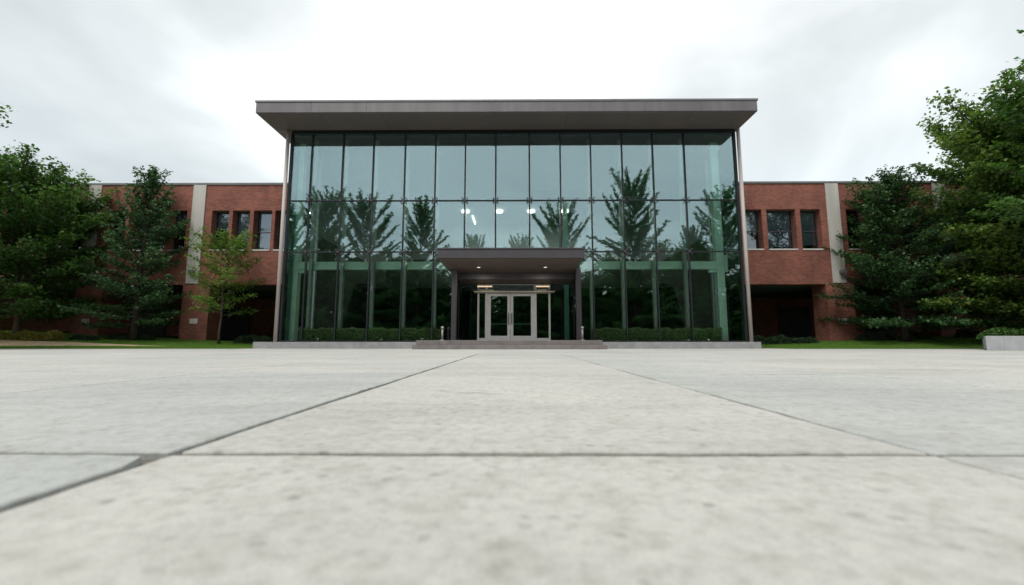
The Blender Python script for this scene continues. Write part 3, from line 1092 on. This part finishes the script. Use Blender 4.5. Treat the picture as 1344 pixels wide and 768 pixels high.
# splayed end: the short side runs back at an angle
prism([(pxl, 15.0), (pxl + .62, 15.0), (pxl + .62, 15.25), (pxl + .55, 15.25), (pxl + 2.58, 17.2), (pxl + 2.26, 17.2)], 0, .50).build('planter_wall', M['planter'], pl, .012)
prism([(pxl + .628, 15.0), (pxl + 2.3, 15.0), (pxl + 2.3, 15.25), (pxl + .628, 15.25)], 0, .50).build('planter_wall', M['planter'], pl, .012)
prism([(pxl + 2.308, 15.0), (pxl + 6.2, 15.0), (pxl + 6.2, 15.25), (pxl + 2.308, 15.25)], 0, .50).build('planter_wall', M['planter'], pl, .012)
prism([(pxl + .65, 15.253), (pxl + 6.2, 15.253), (pxl + 6.2, 17.2), (pxl + 2.60, 17.2)], 0, .44).build('soil', M['soil'], pl)
shrub('shrub', (pxl + 3.0, 16.0, .42), (1.9, .55, .42), 6000, .085, M['leaf_maple'], 'leafy green shrub growing in the concrete planter', 'shrub', seed=21)

# ------------------------------------------------------------------ hedges inside the hall
for a, b, lab in ((at(394, 440, 20.4)[0], -3.35, 'low clipped hedge behind the glass left of the entrance'),
                  (3.6, at(945, 440, 20.4)[0], 'low clipped hedge behind the glass right of the entrance')):
    rngh = np.random.default_rng(31)
    o = empty('hedge', ((a + b) / 2, 20.28, .30), lab, 'hedge', 'hedges inside the glass front')
    o['base'] = (0, 0, 0)
    n = 15000; W = (b - a) / 2
    face = rngh.uniform(0, 1, n)
    X = rngh.uniform(-W, W, n)
    Zt = .60 + .03 * np.sin(X * 5) + .02 * np.sin(X * 13 + 1)
    Y = np.where(face < .6, -.12 + rngh.normal(0, .015, n), rngh.uniform(-.13, .13, n))
    Z = np.where(face < .6, rngh.uniform(0.0, 1, n) * Zt, Zt + rngh.normal(0, .018, n))
    C = np.stack([X, Y, Z], 1)
    D, S = rand_leaves(rngh, C, .055, flat=.2)
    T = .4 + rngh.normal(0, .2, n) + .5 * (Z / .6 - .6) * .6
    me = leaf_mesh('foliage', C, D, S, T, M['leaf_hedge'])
    c = bpy.data.objects.new('foliage', me); COL.objects.link(c); c.parent = o
    MB().box(-W + .03, W - .03, -.07, .11, .0, .53).build('woody_core', M['leaf_maple'], o)

# ------------------------------------------------------------------ trees in view
def mk(spec, leafmat):
    wood, C, D, S, T = grow(**spec)
    return wood, leaf_mesh('crown', C, D, S, T, leafmat)


def ground_at(x, y): return terr(x, y)


G_L = 'trees in front of the left brick wing'
G_R = 'trees in front of the right brick wing'
# left broad maple
w, c = mk(dict(seed=2, H=8.6, Rad=3.5, base_h=.12, nlimb=84, el_lo=-4, el_hi=62, bend=.25, env='wide', leaf=.17, per_m=56, spread=.24, twig=.34, trunk_r=.19, forks=2), M['leaf_maple'])
x, _ = at(22, 440, 21.0)
tree('tree', (x, 21.0, ground_at(x, 21) - .03), 'large bushy dark green tree at the left with a broad rounded crown', 'tree', G_L, w, c, M['bark'], rz=.6)
# second, upright with plume top
w, c = mk(dict(seed=9, H=9.3, Rad=3.0, base_h=.08, nlimb=80, el_lo=-4, el_hi=72, bend=.3, env='cone', leaf=.145, per_m=62, spread=.17, twig=.30, trunk_r=.15, flat=.5), M['leaf_dark'])
x, _ = at(176, 440, 21.7)
tree('tree', (x, 21.7, ground_at(x, 21.7) - .03), 'dark conical tree with spiky upright top, in front of the left brick wing', 'tree', G_L, w, c, M['bark_dark'], rz=1.2)
# small yellow-green
w, c = mk(dict(seed=14, H=5.5, Rad=1.9, base_h=.26, nlimb=32, el_lo=8, el_hi=55, bend=.1, env='wide', leaf=.12, per_m=64, spread=.21, twig=.40, trunk_r=.055, flat=.6, jit=.35), M['leaf_yellow'])
x, _ = at(288, 440, 21.3)
tree('tree', (x, 21.3, ground_at(x, 21.3) - .03), 'small airy yellow green young tree between the pilaster and the glass hall', 'tree', G_L, w, c, M['bark'], rz=.3)
# near left, mostly out of frame
w, c = mk(dict(seed=23, H=9.6, Rad=3.6, base_h=.16, nlimb=50, el_lo=2, el_hi=60, bend=.2, env='round', leaf=.17, per_m=52, spread=.24, twig=.36, trunk_r=.20, forks=2), M['leaf_maple'])
tree('tree', (-23.6, 14.2, 0), 'tree at the far left edge whose branch tips alone reach into the picture', 'tree', G_L, w, c, M['bark'], rz=0)
# right dark tree
w, c = mk(dict(seed=31, H=8.5, Rad=3.8, base_h=.07, nlimb=104, el_lo=-4, el_hi=62, bend=.2, env='cone3', leaf=.15, per_m=50, spread=.17, twig=.34, trunk_r=.16, flat=.7), M['leaf_dark'])
x, _ = at(1188, 440, 21.4)
tree('tree', (x, 21.4, ground_at(x, 21.4) - .03), 'dark green tree with layered branches, right of the concrete pilaster of the right wing', 'tree', G_R, w, c, M['bark_dark'], rz=2.0)
# right bright tree
w, c = mk(dict(seed=38, H=10.8, Rad=4.3, base_h=.12, nlimb=140, el_lo=-6, el_hi=66, bend=.2, env='wide', leaf=.18, per_m=54, spread=.23, twig=.34, trunk_r=.20, forks=3), M['leaf_bright'])
x, _ = at(1388, 440, 18.6)
tree('tree', (x, 18.6, ground_at(x, 18.6) - .03), 'large light green leafy tree at the right edge, tallest in the picture', 'tree', G_R, w, c, M['bark'], rz=.9)
# nearer still, only a few tips top right
w2, c2 = mk(dict(seed=41, H=10.5, Rad=3.0, base_h=.2, nlimb=40, el_lo=5, el_hi=62, bend=.2, env='round', leaf=.17, per_m=50, spread=.22, twig=.35, trunk_r=.18, forks=2), M['leaf_maple'])
tree('tree', (20.6, 14.6, 0), 'darker tree beyond the right edge, only its branch tips showing at the upper right', 'tree', G_R, w2, c2, M['bark'], rz=0)
# fillers behind the screen of trees beyond the wings' ends are the wings themselves

# low planting
for px, y, dims, n, lf, mt, lab in (
    (40, 20.95, (2.0, .35, .48), 5200, .075, 'leaf_shrub', 'golden yellow low shrub in front of the left trees'),
    (112, 21.3, (.75, .3, .30), 1500, .075, 'leaf_under', 'small dark shrub beside the golden shrub'),
    (170, 22.0, (1.5, .35, .28), 2400, .07, 'leaf_under', 'low dark ground shrub under the spiky tree'),
    (331, 22.3, (1.0, .45, .55), 3800, .075, 'leaf_under', 'dark rounded shrub between the small tree and the glass hall'),
    (1010, 22.3, (1.0, .45, .50), 3400, .075, 'leaf_under', 'dark shrub below the undercroft right of the glass hall'),
    (1052, 22.2, (.8, .4, .40), 2600, .075, 'leaf_under', 'low dark shrub left of the right brick pier'),
    (1150, 22.4, (1.0, .4, .40), 2600, .075, 'leaf_under', 'low dark shrub right of the right brick pier'),
    (1300, 22.4, (2.0, .4, .50), 4200, .085, 'leaf_under', 'dark shrub row behind the planter at the right')):
    x, _ = at(px, 445, y)
    shrub('shrub', (x, y, ground_at(x, y) - .02), dims, n, lf, M[mt], lab, 'shrub', 'low shrubs along the brick wings', seed=int(px))

# ------------------------------------------------------------------ trees across the plaza, mirrored in the glass
def vat(px, py, d):
    """survey of something seen mirrored in the front glass: it stands d metres in front of the camera's back"""
    x, z = at(px, py, 2 * (GY + .03) + d)
    return x, z


G_M = 'tall trees across the plaza mirrored in the glass'
w, c = mk(dict(seed=51, H=18.5, Rad=7.0, base_h=.06, nlimb=74, el_lo=-4, el_hi=60, bend=.30, env='fan2', leaf=.20, per_m=50, spread=.16, twig=.17, trunk_r=.22, flat=.35, top_h=.93, jit=.3), M['leaf_far'])
pA = None
w3, c3 = mk(dict(seed=57, H=18.5, Rad=7.6, base_h=.06, nlimb=66, el_lo=-4, el_hi=60, bend=.30, env='fan2', leaf=.20, per_m=50, spread=.16, twig=.17, trunk_r=.22, flat=.35, top_h=.93, jit=.3), M['leaf_far'])
w5, c5 = mk(dict(seed=71, H=18.5, Rad=6.4, base_h=.05, nlimb=84, el_lo=-6, el_hi=58, bend=.45, env='cone2', leaf=.24, per_m=40, spread=.15, twig=.18, trunk_r=.22, flat=.4, top_h=.95, jit=.4), M['leaf_far'])
refl = [(432, 256, 0, 'mirrored tall tree in the third glass bay from the left, left one of a pair'),
        (482, 262, 1, 'mirrored tall tree in the fourth glass bay from the left, right one of a pair'),
        (552, 268, 2, 'mirrored tall tree just left of the entrance canopy'),
        (622, 312, 2, 'small mirrored treetop just above the left half of the canopy'),
        (686, 314, 0, 'small mirrored treetop just above the middle of the canopy'),
        (737, 274, 1, 'mirrored fan shaped tree above the right end of the canopy'),
        (826, 236, 0, 'tallest mirrored tree, in the glass bays right of the canopy'),
        (906, 300, 2, 'mirrored tree in the third glass bay from the right'),
        (948, 252, 0, 'mirrored tree at the right end of the glass front'),
        (384, 276, 2, 'mirrored tree at the left end of the glass front')]
protos = [None, None, None]
for k, (px, py, kind, lab) in enumerate(refl):
    d = 11.0 + (k % 3) * 1.3
    x, z = vat(px, py, d)
    s = z / 18.6
    if protos[kind] is None:
        protos[kind] = tree('tree', (x, -d, -.05), lab, 'tree', G_M, *([(w, c), (w3, c3), (w5, c5)][kind]), M['bark_dark'], rz=k * 1.3)
        protos[kind].scale = (s, s, s)
    else:
        copy_tree(protos[kind], (x, -d, -.05), lab, rz=k * 1.7, sc=(s * random.uniform(.95, 1.1), s * 1.0, s))
# broad lower trees behind them
w4, c4 = mk(dict(seed=61, H=10.5, Rad=4.6, base_h=.06, nlimb=54, el_lo=-5, el_hi=60, bend=.2, env='wide', leaf=.30, per_m=30, spread=.26, twig=.34, trunk_r=.22, forks=2), M['leaf_far'])
G_B = 'broad lower trees across the plaza mirrored in the glass'
bl = [(-17.5, 1.0), (-13, 1.1), (-8.6, .86), (-4.4, .78), (0, .72), (4.3, .80), (8.6, .84), (13.2, 1.08), (17.6, 1.15), (22, 1.2), (-22, 1.15)]
names = ['second from the left end', 'third from the left end', 'fourth from the left end', 'fifth from the left end', 'in the middle of the row',
         'fifth from the right end', 'fourth from the right end', 'third from the right end', 'second from the right end', 'at the right end', 'at the left end']
pb = None
for k, (x, s) in enumerate(bl):
    lab = 'mirrored broad bushy tree, ' + names[k] + ' of the low row'
    y = -17.5 - (k % 2) * 1.5
    if pb is None:
        pb = tree('tree', (x * 1.25, y, -.05), lab, 'tree', G_B, w4, c4, M['bark_dark']); pb.scale = (s, s, s)
    else:
        copy_tree(pb, (x * 1.25, y, -.05), lab, rz=k * 2.1, sc=(s * 1.15, s, s), group=G_B)

# far wood closing the view behind them
n = 70000
X = rngn.uniform(-75, 75, n)
top = 7.5 + 1.6 * np.sin(X * .31) + 1.1 * np.sin(X * .83 + 1) + .6 * np.sin(X * 1.9)
Y = rngn.uniform(-31, -26, n)
Z = rngn.uniform(0, 1, n) ** .8 * top
C = np.stack([X, Y, Z], 1)
D, S = rand_leaves(rngn, C, .75, flat=.3)
me = leaf_mesh('woodland', C, D, S, .35 + rngn.normal(0, .2, n), M['leaf_far'])
o = bpy.data.objects.new('woodland', me); COL.objects.link(o)
tag(o, 'dense dark wood closing the far side of the plaza, mirrored low in the glass', 'woodland', None, 'stuff')

# ------------------------------------------------------------------ sky and light
wd = bpy.data.worlds.new("World")
SC.world = wd
wd.use_nodes = True
nt = wd.node_tree
nt.nodes.clear()
out = N(nt, "ShaderNodeOutputWorld")
SUN_EL, SUN_ROT = R(57), R(212)
sky = N(nt, "ShaderNodeTexSky", sky_type='NISHITA')
sky.sun_disc = False
sky.sun_elevation = SUN_EL
sky.sun_rotation = SUN_ROT
bg1 = N(nt, "ShaderNodeBackground"); bg1.inputs[1].default_value = .05
nt.links.new(sky.outputs[0], bg1.inputs[0])
tc = N(nt, "ShaderNodeTexCoord")
sp = N(nt, "ShaderNodeSeparateXYZ"); nt.links.new(tc.outputs["Generated"], sp.inputs[0])
zz = N(nt, "ShaderNodeMath", operation='ADD'); zz.inputs[1].default_value = .22
nt.links.new(sp.outputs[2], zz.inputs[0])
dx_ = N(nt, "ShaderNodeMath", operation='DIVIDE'); nt.links.new(sp.outputs[0], dx_.inputs[0]); nt.links.new(zz.outputs[0], dx_.inputs[1])
dy_ = N(nt, "ShaderNodeMath", operation='DIVIDE'); nt.links.new(sp.outputs[1], dy_.inputs[0]); nt.links.new(zz.outputs[0], dy_.inputs[1])
cb = N(nt, "ShaderNodeCombineXYZ"); nt.links.new(dx_.outputs[0], cb.inputs[0]); nt.links.new(dy_.outputs[0], cb.inputs[1])
cb.inputs[2].default_value = 3.3
n1 = noise(nt, cb.outputs[0], .75, 5, .5, .5)
# the overcast is thickest to both sides and behind, thin straight ahead
ab = N(nt, "ShaderNodeMath", operation='ABSOLUTE'); nt.links.new(sp.outputs[0], ab.inputs[0])
mr = N(nt, "ShaderNodeMapRange"); mr.inputs[1].default_value = .15; mr.inputs[2].default_value = .60
mr.inputs[3].default_value = .20; mr.inputs[4].default_value = -.085
nt.links.new(ab.outputs[0], mr.inputs[0])
sm = N(nt, "ShaderNodeMath", operation='ADD'); nt.links.new(n1.outputs["Fac"], sm.inputs[0]); nt.links.new(mr.outputs[0], sm.inputs[1])
sx_ = N(nt, 'ShaderNodeMath', operation='MULTIPLY_ADD'); sx_.inputs[1].default_value = .075
nt.links.new(sp.outputs[0], sx_.inputs[0]); nt.links.new(sm.outputs[0], sx_.inputs[2])
rc = ramp(nt, [(.26, (.50, .51, .46)), (.42, (.70, .715, .66)), (.52, (.93, .945, .90)), (.62, (1.14, 1.15, 1.10))])
nt.links.new(sx_.outputs[0], rc.inputs[0])
bg2 = N(nt, "ShaderNodeBackground"); bg2.inputs[1].default_value = .93
nt.links.new(rc.outputs[0], bg2.inputs[0])
add = N(nt, "ShaderNodeAddShader")
nt.links.new(bg1.outputs[0], add.inputs[0]); nt.links.new(bg2.outputs[0], add.inputs[1])
nt.links.new(add.outputs[0], out.inputs[0])

sd = bpy.data.lights.new('sun', 'SUN')
sd.energy = 1.9; sd.angle = R(35); sd.color = (1, .97, .92)
so = bpy.data.objects.new('sun', sd); COL.objects.link(so)
so.location = (0, 0, 40)
# sun direction matching the sky: azimuth measured from +Y clockwise
az = SUN_ROT
dirv = Vector((math.sin(az) * math.cos(SUN_EL), math.cos(az) * math.cos(SUN_EL), math.sin(SUN_EL)))
so.rotation_euler = dirv.to_track_quat('Z', 'Y').to_euler()

for px in (627.5, 716.5):
    x, z = at(px, 354, 19.0)
    ld = bpy.data.lights.new('canopy_downlight', 'AREA'); ld.shape = 'DISK'; ld.size = .15; ld.energy = 40; ld.color = (1, .96, .90)
    lo = bpy.data.objects.new('canopy_downlight', ld); COL.objects.link(lo); lo.location = (x, 19.3, ZC - .04)

for px in (611, 655, 697, 741):
    x, z = at(px, 277, 32.0)
    ld = bpy.data.lights.new('hall_lamp', 'AREA'); ld.shape = 'DISK'; ld.size = .5; ld.energy = 90; ld.color = (1, .97, .9)
    lo = bpy.data.objects.new('hall_lamp', ld); COL.objects.link(lo); lo.location = (x, 32, 10.2)

SC.view_settings.view_transform = 'Standard'
SC.view_settings.look = 'None'
SC.view_settings.exposure = .22
SC.view_settings.gamma = 1
SC.view_settings.use_curve_mapping = False
cy = SC.cycles
cy.use_denoising = True
cy.max_bounces = 8
cy.transparent_max_bounces = 16
cy.glossy_bounces = 4
cy.transmission_bounces = 4
cy.diffuse_bounces = 3
cy.caustics_reflective = False
cy.caustics_refractive = False
cy.sample_clamp_indirect = 6
